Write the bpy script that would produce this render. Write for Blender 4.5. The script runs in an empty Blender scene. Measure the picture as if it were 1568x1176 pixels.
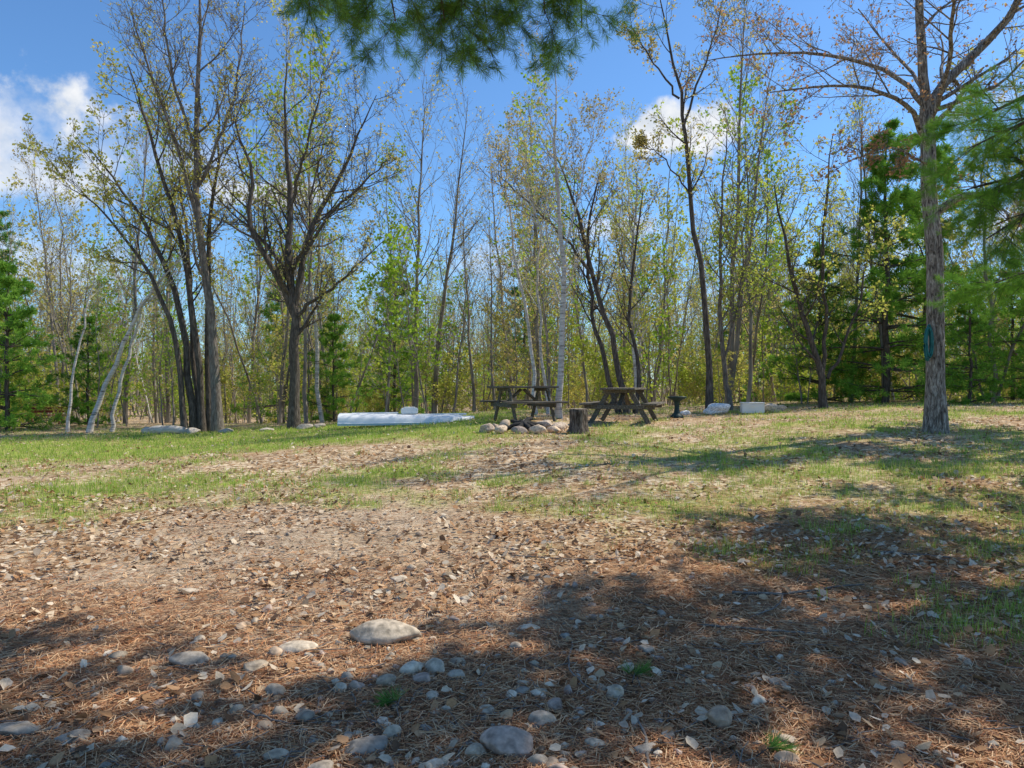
import bpy, bmesh, math, random
import numpy as np
from mathutils import Vector, Matrix
scene=bpy.context.scene
COL=scene.collection
SUN_AZ=math.radians(68); SUN_EL=math.radians(51)

# ---------------------------------------------------------------- helpers
def ss(a,b,t):
    t=np.clip((np.asarray(t,dtype=float)-a)/(b-a),0,1); return t*t*(3-2*t)
def vnoise(x,y,seed=0):
    x=np.asarray(x,dtype=float); y=np.asarray(y,dtype=float)
    xi=np.floor(x).astype(np.int64); yi=np.floor(y).astype(np.int64)
    xf=x-xi; yf=y-yi; xf=xf*xf*(3-2*xf); yf=yf*yf*(3-2*yf)
    def h(a,b):
        n=(a*374761393+b*668265263+seed*974634777)&0xffffffff
        n=((n^(n>>13))*1274126177)&0xffffffff
        return ((n^(n>>16))&0xffff)/65535.0
    return (h(xi,yi)*(1-xf)+h(xi+1,yi)*xf)*(1-yf)+(h(xi,yi+1)*(1-xf)+h(xi+1,yi+1)*xf)*yf
def fbm(x,y,seed=0,o=4):
    s=0;a=.5;t=0
    for i in range(o):
        s=s+a*vnoise(x*2**i,y*2**i,seed+i*7); t+=a; a*=.5
    return s/t
def H(x,y):
    x=np.asarray(x,dtype=float); y=np.asarray(y,dtype=float)
    z=0.60*ss(3.5,16,y)*(1-0.97*ss(-2,10,-x))
    z=z+0.30*ss(1,13,x)*ss(6,16,y)
    z=z-1.3*ss(24,50,y)
    z=z+0.10*(fbm(x*.35,y*.35,3,2)-.5)*ss(2,8,y)+0.035*(fbm(x*1.7,y*1.7,9,3)-.5)
    return z
def Hf(x,y): return float(H(x,y))

def mk(name,V,F,mats,mi=None,col=None,smooth=False,link=True):
    V=np.asarray(V,dtype=np.float32); F=np.asarray(F,dtype=np.int32)
    me=bpy.data.meshes.new(name)
    me.vertices.add(len(V)); me.vertices.foreach_set('co',V.ravel())
    k=F.shape[1]
    me.loops.add(F.size); me.loops.foreach_set('vertex_index',F.ravel())
    me.polygons.add(len(F))
    me.polygons.foreach_set('loop_start',np.arange(0,F.size,k,dtype=np.int32))
    me.polygons.foreach_set('loop_total',np.full(len(F),k,dtype=np.int32))
    for m in mats: me.materials.append(m)
    if mi is not None: me.polygons.foreach_set('material_index',np.asarray(mi,dtype=np.int32))
    me.polygons.foreach_set('use_smooth',np.full(len(F),smooth,dtype=bool))
    if col is not None:
        a=me.color_attributes.new('Col','FLOAT_COLOR','POINT')
        c=np.ones((len(V),4),dtype=np.float32); c[:,:3]=col
        a.data.foreach_set('color',c.ravel())
    me.update(calc_edges=True)
    if not link: return me
    ob=bpy.data.objects.new(name,me); COL.objects.link(ob); return ob
def norm(v): return v/np.maximum(np.linalg.norm(v,axis=-1,keepdims=True),1e-9)

# ---------------------------------------------------------------- materials
def newmat(name):
    m=bpy.data.materials.new(name); m.use_nodes=True
    nt=m.node_tree; nt.nodes.clear()
    out=nt.nodes.new('ShaderNodeOutputMaterial'); return m,nt,out
def N(nt,t,**k):
    n=nt.nodes.new(t)
    for a,b in k.items(): setattr(n,a,b)
    return n
def ramp(nt,stops,interp='LINEAR'):
    r=nt.nodes.new('ShaderNodeValToRGB'); r.color_ramp.interpolation=interp
    e=r.color_ramp.elements
    e[0].position=stops[0][0]; e[0].color=(*stops[0][1],1)
    e[1].position=stops[-1][0]; e[1].color=(*stops[-1][1],1)
    for p,c in stops[1:-1]:
        q=e.new(p); q.color=(*c,1)
    return r
def mixc(nt,typ,fac,a,b):
    m=nt.nodes.new('ShaderNodeMix'); m.data_type='RGBA'; m.blend_type=typ
    for s,v in ((m.inputs[0],fac),(m.inputs[6],a),(m.inputs[7],b)):
        if hasattr(v,'is_output'): nt.links.new(v,s)
        elif isinstance(v,tuple): s.default_value=(*v,1)
        else: s.default_value=v
    return m.outputs[2]
def surf(name,stops,scale=(6,6,6),detail=6,rough=.85,bump=.4,bscale=None,coord='Object',second=None,dist=0):
    m,nt,out=newmat(name); L=nt.links
    tc=N(nt,'ShaderNodeTexCoord'); mp=N(nt,'ShaderNodeMapping'); mp.inputs['Scale'].default_value=scale
    L.new(tc.outputs[coord],mp.inputs[0])
    no=N(nt,'ShaderNodeTexNoise'); no.inputs['Scale'].default_value=1; no.inputs['Detail'].default_value=detail
    no.inputs['Roughness'].default_value=.65; no.inputs['Distortion'].default_value=dist
    L.new(mp.outputs[0],no.inputs['Vector'])
    r=ramp(nt,stops); L.new(no.outputs['Fac'],r.inputs[0]); c=r.outputs[0]
    if second:
        n2=N(nt,'ShaderNodeTexNoise'); n2.inputs['Scale'].default_value=second[0]; n2.inputs['Detail'].default_value=4
        L.new(tc.outputs[coord],n2.inputs['Vector'])
        r2=ramp(nt,[(second[2],(0,0,0)),(second[2]+.15,(1,1,1))]); L.new(n2.outputs['Fac'],r2.inputs[0])
        c=mixc(nt,'MIX',r2.outputs[0],c,second[1])
    b=N(nt,'ShaderNodeBsdfPrincipled'); b.inputs['Roughness'].default_value=rough
    b.inputs['Specular IOR Level'].default_value=.25
    L.new(c,b.inputs['Base Color'])
    if bump:
        bp=N(nt,'ShaderNodeBump'); bp.inputs['Strength'].default_value=bump; bp.inputs['Distance'].default_value=.03
        L.new(no.outputs['Fac'],bp.inputs['Height']); L.new(bp.outputs[0],b.inputs['Normal'])
    L.new(b.outputs[0],out.inputs[0]); return m
def leafmat(name,stops,trans=.45,objvar=.35):
    m,nt,out=newmat(name); L=nt.links
    at=N(nt,'ShaderNodeAttribute',attribute_name='Col')
    oi=N(nt,'ShaderNodeObjectInfo')
    sp=N(nt,'ShaderNodeSeparateColor'); L.new(at.outputs['Color'],sp.inputs[0])
    ma=N(nt,'ShaderNodeMath',operation='MULTIPLY_ADD'); L.new(oi.outputs['Random'],ma.inputs[0]); ma.inputs[1].default_value=objvar
    mb=N(nt,'ShaderNodeMath',operation='MULTIPLY'); L.new(sp.outputs[0],mb.inputs[0]); mb.inputs[1].default_value=1-objvar
    L.new(mb.outputs[0],ma.inputs[2])
    r=ramp(nt,stops); L.new(ma.outputs[0],r.inputs[0])
    d=N(nt,'ShaderNodeBsdfDiffuse'); t=N(nt,'ShaderNodeBsdfTranslucent'); mx=N(nt,'ShaderNodeMixShader'); mx.inputs[0].default_value=trans
    L.new(r.outputs[0],d.inputs[0]); L.new(r.outputs[0],t.inputs[0]); L.new(d.outputs[0],mx.inputs[1]); L.new(t.outputs[0],mx.inputs[2])
    L.new(mx.outputs[0],out.inputs[0]); return m
def attrmat(name,trans=0,rough=.85,nscale=40,namp=.35):
    m,nt,out=newmat(name); L=nt.links
    at=N(nt,'ShaderNodeAttribute',attribute_name='Col')
    tc=N(nt,'ShaderNodeTexCoord'); no=N(nt,'ShaderNodeTexNoise'); no.inputs['Scale'].default_value=nscale; no.inputs['Detail'].default_value=5
    L.new(tc.outputs['Object'],no.inputs['Vector'])
    r=ramp(nt,[(.3,(1-namp,)*3),(.7,(1+namp*.6,)*3)]); L.new(no.outputs['Fac'],r.inputs[0])
    c=mixc(nt,'MULTIPLY',1.0,at.outputs['Color'],r.outputs[0])
    b=N(nt,'ShaderNodeBsdfPrincipled'); b.inputs['Roughness'].default_value=rough; b.inputs['Specular IOR Level'].default_value=.2
    L.new(c,b.inputs['Base Color'])
    if nscale<200 and not trans:
        bp=N(nt,'ShaderNodeBump'); bp.inputs['Strength'].default_value=.6; bp.inputs['Distance'].default_value=.01
        L.new(no.outputs['Fac'],bp.inputs['Height']); L.new(bp.outputs[0],b.inputs['Normal'])
    if trans:
        t=N(nt,'ShaderNodeBsdfTranslucent'); L.new(c,t.inputs[0]); mx=N(nt,'ShaderNodeMixShader'); mx.inputs[0].default_value=trans
        L.new(b.outputs[0],mx.inputs[1]); L.new(t.outputs[0],mx.inputs[2]); L.new(mx.outputs[0],out.inputs[0])
    else: L.new(b.outputs[0],out.inputs[0])
    return m
M_bark=surf('bark_grey',[(.3,(.07,.057,.046)),(.5,(.18,.15,.125)),(.72,(.36,.32,.27))],(26,26,5),8,.95,1.0,second=(3,(.19,.195,.155),.58))
M_bark_near=surf('bark_plated',[(.36,(.045,.034,.027)),(.5,(.23,.19,.155)),(.64,(.54,.48,.41))],(30,30,6),9,.95,1.0,second=(4,(.30,.30,.25),.62),dist=.8)
M_bark_dark=surf('bark_dark',[(.3,(.032,.026,.021)),(.5,(.10,.082,.067)),(.75,(.24,.205,.17))],(26,26,5),8,.95,1.0)
M_bark_far=surf('bark_forest',[(.3,(.12,.098,.08)),(.5,(.25,.215,.18)),(.75,(.44,.395,.34))],(3,3,.8),4,.95,0)
M_birch=surf('bark_birch',[(.32,(.07,.06,.05)),(.42,(.42,.39,.35)),(.6,(.66,.62,.56)),(.8,(.78,.75,.7))],(3,3,22),6,.8,.3)
M_bark_pine=surf('bark_pine',[(.3,(.035,.027,.022)),(.5,(.10,.08,.065)),(.75,(.2,.17,.14))],(20,20,5),8,.95,1.0)
M_leaf_yg=leafmat('leaf_spring',[(0,(.58,.45,.17)),(.35,(.60,.56,.13)),(.65,(.50,.58,.09)),(1,(.38,.52,.06))],.5,.5)
M_leaf_red=leafmat('leaf_buds_red',[(0,(.36,.14,.08)),(.5,(.50,.28,.14)),(1,(.50,.38,.16))],.5,.2)
M_leaf_or=leafmat('leaf_buds_ochre',[(0,(.54,.36,.18)),(.4,(.60,.48,.18)),(1,(.58,.56,.15))],.5,.4)
M_leaf_gr=leafmat('leaf_green',[(0,(.48,.56,.08)),(.5,(.36,.52,.06)),(1,(.23,.42,.04))],.5,.4)
M_leaf_far=leafmat('leaf_distant',[(0,(.22,.165,.10)),(.35,(.35,.30,.13)),(.6,(.37,.41,.10)),(.85,(.26,.37,.065)),(1,(.11,.20,.05))],.45,0)
M_pine_far=leafmat('pine_needles',[(0,(.08,.19,.035)),(.5,(.18,.37,.05)),(1,(.35,.56,.09))],.35,.4)
M_pine_near=leafmat('pine_needles_close',[(0,(.05,.12,.03)),(.5,(.10,.22,.045)),(1,(.22,.39,.08))],.3,.1)

# ---------------------------------------------------------------- vegetation toolkit
def tubes(P,R,S):
    n,K,_=P.shape
    T=norm(np.gradient(P,axis=1))
    o=norm(P[:,-1]-P[:,0]); ref=np.where(np.abs(o[:,2:3])<.85,np.array([[0,0,1.]]),np.array([[1.,0,0]]))[:,None,:]
    U=norm(np.cross(T,np.broadcast_to(ref,T.shape))); W=np.cross(T,U)
    a=np.arange(S)*2*np.pi/S
    V=P[:,:,None]+R[:,:,None,None]*(np.cos(a)[None,None,:,None]*U[:,:,None]+np.sin(a)[None,None,:,None]*W[:,:,None])
    b=(np.arange(n)[:,None,None]*K+np.arange(K-1)[None,:,None])*S
    s=np.arange(S)[None,None,:]; s2=(s+1)%S
    F=np.stack([b+s,b+s2,b+S+s2,b+S+s],-1).reshape(-1,4)
    return V.reshape(-1,3),F
def plen(P): return np.linalg.norm(np.diff(P,axis=1),axis=2).sum(1)
def sample(P,R,idx,t):
    K=P.shape[1]; f=np.clip(t,0,.9999)*(K-1); i=f.astype(int); a=(f-i)[:,None]
    p=P[idx,i]*(1-a)+P[idx,i+1]*a; tan=norm(P[idx,i+1]-P[idx,i])
    r=R[idx,i]*(1-a[:,0])+R[idx,i+1]*a[:,0]; return p,tan,r
def grow(rng,P,R,n,t0=.2,t1=.95,ratio=.5,ang=50,K=5,up=.1,wig=.12,rr=.6,rmin=.004,tipf=.5,flat=1.0,maxl=None,pw=1.0):
    M=P.shape[0]; L=plen(P); idx=np.repeat(np.arange(M),n)
    t=t0+(t1-t0)*((np.tile(np.arange(n),M)+rng.random(M*n))/n)**pw
    p,tan,r=sample(P,R,idx,t)
    ln=L[idx]*ratio*(1-tipf*t)*rng.uniform(.65,1.3,len(t))
    if maxl: ln=np.minimum(ln,maxl*rng.uniform(.7,1.1,len(t)))
    q=rng.normal(size=(len(t),3)); q[:,2]*=flat; q-=tan*(q*tan).sum(1,keepdims=True); q=norm(q)
    A=np.radians(ang+rng.normal(size=len(t))*9)[:,None]
    d=np.cos(A)*tan+np.sin(A)*q
    pts=[p]; st=(ln/(K-1))[:,None]
    for k in range(K-1):
        d=norm(d+wig*rng.normal(size=d.shape)+np.array([[0,0,up]])); p=p+d*st; pts.append(p)
    P2=np.stack(pts,1); r0=np.maximum(r*rr,rmin)
    R2=np.maximum(r0[:,None]*np.linspace(1,.3,K)[None],rmin*.6)
    return P2,R2
def quads(rng,pos,d,ln,wr):
    side=norm(np.cross(d,rng.normal(size=d.shape))); ln=ln[:,None]
    m=pos+d*ln*.5
    V=np.stack([pos,m+side*ln*wr,pos+d*ln,m-side*ln*wr],1).reshape(-1,3)
    F=np.arange(len(pos)*4).reshape(-1,4); return V,F
class Tree:
    def __init__(s): s.V=[];s.F=[];s.mi=[];s.c=[];s.n=0
    def add(s,V,F,mi,c=None):
        s.V.append(V);s.F.append(F+s.n);s.mi.append(np.full(len(F),mi));s.n+=len(V)
        s.c.append(np.ones(len(V)) if c is None else c)
    def tube(s,P,R,S): V,F=tubes(P,R,S); s.add(V,F,0)
    def leaves(s,rng,P,R,n,size,wr=.35,t0=.3,spread=.05,dirw=.5,keep=1.0):
        M=P.shape[0]; idx=np.repeat(np.arange(M),n)
        if keep<1: idx=idx[np.repeat(rng.random(M)<keep,n)]
        t=rng.uniform(t0,1,len(idx))
        p,tan,r=sample(P,R,idx,t); p=p+rng.normal(size=p.shape)*spread
        d=norm(tan*dirw+rng.normal(size=p.shape)*.6)
        V,F=quads(rng,p,d,size*rng.uniform(.6,1.35,len(idx)),wr)
        base=rng.random(M)[idx]; c=np.clip(base*.6+rng.random(len(idx))*.4,0,1)
        s.add(V,F,1,np.repeat(c,4))
    def tufts(s,rng,P,R,ntuft,nn,ln,wr,t0=.1,fwd=.7):
        M=P.shape[0]; idx=np.repeat(np.arange(M),ntuft)
        t=t0+(1-t0)*((np.tile(np.arange(ntuft),M)+rng.random(M*ntuft))/ntuft)
        p,tan,r=sample(P,R,idx,t); cb=np.clip(t*.55+rng.random(len(t))*.45,0,1)
        p=np.repeat(p,nn,0); tan=np.repeat(tan,nn,0)
        d=norm(tan*fwd+rng.normal(size=p.shape)*.55+np.array([[0,0,.12]]))
        V,F=quads(rng,p,d,ln*rng.uniform(.7,1.15,len(p)),wr)
        c=np.clip(np.repeat(cb,nn)+rng.normal(size=len(p))*.08,0,1); s.add(V,F,1,np.repeat(c,4))
    def mesh(s,name,mats):
        V=np.concatenate(s.V);F=np.concatenate(s.F);mi=np.concatenate(s.mi);c=np.concatenate(s.c)
        me=mk(name,V,F,mats,mi,np.stack([c,c,c],1),False,False)
        me.polygons.foreach_set('use_smooth',(mi==0)); return me
def catmull(pts,K):
    p=np.array(pts,dtype=float); p=np.vstack([2*p[0]-p[1],p,2*p[-1]-p[-2]])
    n=len(p)-3; u=np.linspace(0,n-1e-6,K); i=u.astype(int); t=(u-i)[:,None]
    a,b,c,d=p[i],p[i+1],p[i+2],p[i+3]
    return .5*((2*b)+(-a+c)*t+(2*a-5*b+4*c-d)*t*t+(-a+3*b-3*c+d)*t**3)
def put(name,me,x,y,rot=0,sc=1,z=None,parent=None,tilt=(0,0)):
    ob=bpy.data.objects.new(name,me); COL.objects.link(ob)
    ob.location=(x,y,(Hf(x,y)-.05) if z is None else z); ob.rotation_euler=(tilt[0],tilt[1],rot)
    ob.scale=(sc,sc,sc) if not isinstance(sc,tuple) else sc
    if parent: ob.parent=parent
    return ob
def hero(name,x,y,stems,bark,leaf,seed,n=(9,7,6),size=.06,lf=3,ratio=(.42,.5,.5),up=(.12,.1,.06),ang=(48,45,45),t0=.35,K0=14,maxl=2.6,rtw=.005,wig=.03,lsp=.05,rs=.85,keep=.7):
    rng=np.random.default_rng(seed); T=Tree()
    A=np.stack([catmull(s,K0) for s in stems]); P=A[:,:,:3].copy(); R=np.maximum(A[:,:,3]*rs,.006)
    P[:,1:-1]+=rng.normal(size=P[:,1:-1].shape)*wig*np.array([1,1,.3])
    z=P[:,:,2]; R=R*(1+.35*np.exp(-np.clip(z,0,9)/.18))
    T.tube(P,R,12)
    P1,R1=grow(rng,P,R,n[0],t0,.98,ratio[0],ang[0],8,up[0],.10,.45,rtw*1.7,maxl=maxl)
    T.tube(P1,R1,6)
    P2,R2=grow(rng,P1,R1,n[1],.15,.98,ratio[1],ang[1],6,up[1],.13,.55,rtw*1.2)
    T.tube(P2,R2,4)
    P3,R3=grow(rng,P2,R2,n[2],.15,1,ratio[2],ang[2],4,up[2],.15,.6,rtw)
    T.tube(P3,R3,3)
    T.leaves(rng,P3,R3,lf,size,.38,.4,lsp,keep=keep)
    return put(name,T.mesh(name,[bark,leaf]),x,y)

# ---------------------------------------------------------------- main trees
hero('maple_tree',7.75,13,[
 [(0,0,-.1,.22),(.0,0,1.8,.19),(-.06,0,4.2,.17),(-.14,.05,5.6,.155),(.1,.1,6.3,.12),(.8,.2,7.0,.10),(1.6,.3,7.9,.08),(2.3,.2,9.6,.04)],
 [(-.12,.05,5.3,.13),(-.22,.0,6.2,.11),(-.44,-.2,7.8,.085),(-.7,-.5,9.6,.05),(-.8,-.6,11.2,.015)],
 [(-.05,0,4.0,.10),(.3,-.1,4.3,.09),(.8,-.2,4.35,.075),(1.6,-.2,4.65,.055),(2.8,0,5.4,.02)],
 [(-.12,0,5.2,.08),(-.5,-.2,5.7,.06),(-1.1,-.5,6.0,.045),(-2.2,-.8,6.05,.03),(-3.4,-1.0,5.85,.012)],
 [(-.2,0,6.0,.07),(-.7,.1,6.6,.05),(-1.6,.4,7.1,.04),(-2.9,.7,7.3,.025),(-4.0,.8,7.2,.01)],
 [(-.14,0,5.6,.06),(-.2,-.6,6.3,.05),(-.6,-1.5,7.0,.035),(-1.4,-2.4,7.5,.015)],
 [(0,.1,5.9,.06),(.2,.8,6.7,.05),(.1,1.7,7.8,.03),(-.3,2.3,9,.015)],
 [(-.1,0,4.9,.04),(-.6,-.3,5.0,.03),(-1.2,-.6,5.05,.02),(-2.1,-.8,4.7,.01)],
],M_bark_near,M_leaf_red,11,n=(11,7,6),size=.055,lf=2,up=(.03,.02,.0),t0=.42,maxl=1.9,wig=.02,rtw=.004,rs=.78,keep=.6)
hero('oak_tree',-6.75,22,[
 [(0,0,-.1,.21),(0,0,1.9,.18),(.04,0,3.7,.165),(-.2,0,5.1,.13),(-.1,.1,7.2,.10),(-.3,.1,9.2,.06),(-.2,0,11.4,.02)],
 [(.04,0,3.5,.12),(-.35,-.1,4.4,.11),(-.8,-.3,5.4,.10),(-1.3,-.4,6.5,.08),(-1.15,-.4,7.9,.06),(-1.7,-.3,9.4,.03),(-1.9,-.3,10.6,.01)],
 [(.03,0,3.8,.12),(.25,0,5.0,.11),(.6,.1,6.5,.09),(1.4,.2,8,.065),(2.0,.3,9.4,.035),(2.5,.3,10.5,.012)],
 [(.04,0,3.4,.07),(.5,-.2,3.9,.065),(1.1,-.3,4.25,.05),(1.9,-.4,4.9,.035),(2.9,-.5,5.8,.012)],
 [(-.05,0,4.6,.07),(-.8,.3,5.6,.06),(-1.6,.6,6.5,.045),(-2.4,.8,7.4,.02)],
 [(0,0,5,.07),(.2,.9,6.3,.06),(.1,1.6,7.8,.04),(.4,1.9,9.4,.02)],
 [(.3,0,5.4,.06),(1.2,-.3,6.6,.05),(2.2,-.4,7.5,.035),(3.1,-.5,8.3,.012)],
 [(-.15,0,6.8,.06),(.3,-.4,8.0,.05),(.8,-.6,9.4,.035),(1.1,-.6,11.0,.012)],
],M_bark_dark,M_leaf_or,12,n=(14,8,7),size=.07,lf=2,up=(.10,.06,.03),t0=.25,maxl=2.1,rtw=.0055,keep=.5)
hero('maple_tree',-9.1,22,[
 [(0,0,-.1,.19),(-.2,0,3.1,.155),(-.6,0,6.6,.12),(-.7,0,9.2,.095),(-.6,0,11.8,.065),(-.5,0,15,.015)],
 [(-.6,0,6.4,.07),(-1.2,.1,8.5,.06),(-2.0,.1,10.8,.045),(-2.7,0,13.2,.02)],
 [(-.65,0,7.6,.06),(.1,0,9.2,.05),(.6,.1,11.2,.035),(.8,.1,13.4,.015)],
 [(-.7,0,8.8,.06),(-1.2,-.2,10.6,.05),(-1.5,-.3,12.6,.03),(-1.6,-.3,14.5,.01)],
],M_bark,M_leaf_or,13,n=(16,8,6),size=.065,lf=2,up=(.18,.12,.05),t0=.26,maxl=2.2,rtw=.006,keep=.4)
hero('maple_tree',-9.95,22.3,[
 [(0,0,-.1,.14),(-.3,0,3,.115),(-1.1,0,5.7,.085),(-2.2,.1,7.5,.05),(-3.4,.2,9.0,.02)],
 [(.25,0,-.1,.13),(.0,0,3.2,.11),(-.6,.1,6.6,.085),(-1.4,.1,9.3,.055),(-2.1,0,11.6,.02)],
 [(-.2,-.2,-.1,.11),(-.5,-.3,3.0,.09),(-1.3,-.5,5.2,.06),(-2.6,-.7,6.9,.03),(-3.6,-.8,7.6,.01)],
 [(.4,.2,-.1,.12),(.3,.3,3.5,.10),(.2,.5,6.4,.075),(.5,.6,8.6,.05),(.5,.6,10.5,.015)],
 [(.1,.3,-.1,.11),(-.25,.4,3.0,.085),(-.5,.6,6.0,.06),(-.9,.8,8.5,.03)],
],M_bark_dark,M_leaf_yg,14,n=(11,7,5),size=.095,lf=4,up=(.10,.06,.03),t0=.42,maxl=1.9,keep=.75)
hero('birch_tree',-13.1,22,[[(0,0,-.1,.10),(.45,0,1.3,.085),(1.1,0,2.9,.07),(1.6,0,3.9,.055),(2.1,.1,4.7,.035),(2.9,.1,5.6,.01)],
 [(.5,.3,-.1,.07),(.75,.3,1.4,.06),(1.2,.4,3.0,.045),(1.45,.4,4.1,.02)],
 [(-.9,.4,-.1,.06),(-.7,.4,2.2,.04),(-.35,.5,4.0,.03),(-.1,.5,5.2,.01)]],M_birch,M_leaf_yg,15,n=(6,4,4),size=.07,lf=2,t0=.55,maxl=1.1)
hero('birch_tree',1.22,18.6,[[(0,0,-.1,.115),(.02,0,1.1,.095),(.12,0,2.7,.085),(.12,0,4.5,.065),(-.05,.1,6.4,.05),(-.1,.1,7.8,.03),(-.1,.1,9.4,.008)],
 [(.12,0,4.4,.03),(.5,.1,5.8,.025),(.8,.2,7.2,.015),(1.0,.2,8.2,.008)],
 [(.1,0,3.6,.03),(-.5,-.1,5.0,.025),(-.9,-.1,6.3,.015),(-1.1,0,7.6,.008)]],M_birch,M_leaf_or,16,n=(18,6,5),size=.065,lf=2,up=(.15,.1,.05),t0=.3,maxl=1.5,rtw=.004,keep=.6)
hero('birch_tree',.75,21.5,[[(0,0,-.1,.075),(-.2,0,2.2,.06),(-.6,0,4.6,.045),(-.9,0,6.8,.03),(-1,0,8.4,.008)],
 [(.35,.2,-.1,.06),(.1,.2,2.6,.05),(.05,.3,4.6,.035),(.3,.3,6.8,.015)]],M_birch,M_leaf_or,26,n=(13,5,4),size=.06,lf=2,up=(.15,.1,.05),t0=.4,maxl=1.3,rtw=.004)
hero('birch_tree',4.05,22.5,[[(0,0,-.1,.08),(-.2,0,2.0,.065),(-.25,0,4.5,.045),(-.1,0,7.5,.02)]],M_birch,M_leaf_yg,36,n=(18,6,5),size=.085,lf=3,up=(.15,.1,.05),t0=.3,maxl=1.3,rtw=.004)
hero('aspen_tree',5.55,20,[[(0,0,-.1,.12),(-.08,0,2.8,.095),(-.3,0,4.6,.085),(-.55,0,6.4,.07),(-.75,0,8.2,.06),(-.95,0,9.7,.045),(-1.5,0,12.2,.012)],
 [(-.75,0,8.0,.045),(-.3,.1,9.4,.035),(.2,.1,10.8,.02),(.4,.1,12,.01)],
 [(-.85,0,8.9,.04),(-1.6,.1,10,.025),(-2.2,.1,11,.015)],
 [(-.55,0,6.2,.03),(-1.3,-.1,7.2,.02),(-2.0,-.1,7.6,.01)]],M_bark_dark,M_leaf_or,17,n=(12,6,5),size=.07,lf=3,up=(.08,.05,.03),t0=.42,maxl=1.4)
hero('aspen_tree',6.6,21.5,[[(0,0,-.1,.10),(-.2,0,2.0,.08),(-.3,0,5.2,.05),(-.1,0,8.6,.015)],
 [(-.2,0,1.6,.05),(.3,.1,3.6,.04),(.5,.1,6.2,.02)]],M_bark,M_leaf_yg,27,n=(15,7,5),size=.08,lf=3,up=(.12,.08,.03),t0=.35,maxl=1.5)
hero('cherry_tree',3.35,20.5,[
 [(0,0,-.1,.12),(-.3,0,1.5,.10),(-.75,0,3.0,.085),(-1.15,.1,4.6,.07),(-1.5,.1,6.0,.05),(-2.1,.1,7.6,.01)],
 [(-.2,.1,-.1,.10),(-.7,.2,1.7,.08),(-1.05,.3,3.2,.065),(-1.1,.4,5.2,.05),(-.8,.4,7.0,.02)],
 [(.2,.1,-.1,.09),(.35,.2,1.4,.07),(.1,.3,3.0,.055),(.3,.4,4.8,.04),(.5,.4,6.6,.015)],
 [(-1.0,0,4.0,.05),(-2.0,-.1,5.3,.04),(-3.0,-.1,6.2,.03),(-3.8,0,7.0,.01)]],M_bark_dark,M_leaf_or,18,n=(13,7,5),size=.07,lf=2,up=(.12,.08,.03),t0=.33,maxl=1.7)
hero('cherry_tree',9.0,20.5,[
 [(0,0,-.1,.14),(-.1,0,1.0,.11),(-.6,0,2.6,.085),(-1.0,0,4.2,.06),(-1.4,.1,6.5,.02)],
 [(-.05,0,.7,.08),(.1,.1,2.6,.06),(.0,.1,5.0,.045),(.3,.1,8,.015)],
 [(.1,0,.9,.06),(.7,.1,2.0,.045),(1.2,.1,3.8,.03),(1.5,.1,5.4,.01)]],M_bark_dark,M_leaf_yg,19,n=(13,7,5),size=.085,lf=3,up=(.1,.06,.03),t0=.3,maxl=1.7)
hero('maple_tree',13.8,13.6,[
 [(0,0,-.1,.24),(.1,0,3,.2),(0,0,6,.14),(.3,.2,9,.08),(.2,.2,12,.02)],
 [(0,0,3.2,.12),(-1,.2,5.5,.09),(-1.7,.3,8,.05),(-2,.3,10,.02)],
 [(0,0,3.8,.12),(1,-.5,6,.09),(1.6,-.9,8.6,.04)],
 [(0,0,4.6,.1),(.2,1.3,6.8,.07),(.3,2,9,.03)],[(0,0,4.2,.1),(-.4,-1.3,6,.07),(-.7,-2.2,8,.03)]],M_bark_near,M_leaf_yg,20,n=(10,6,5),size=.15,lf=8,maxl=2.4,keep=1)

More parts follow.
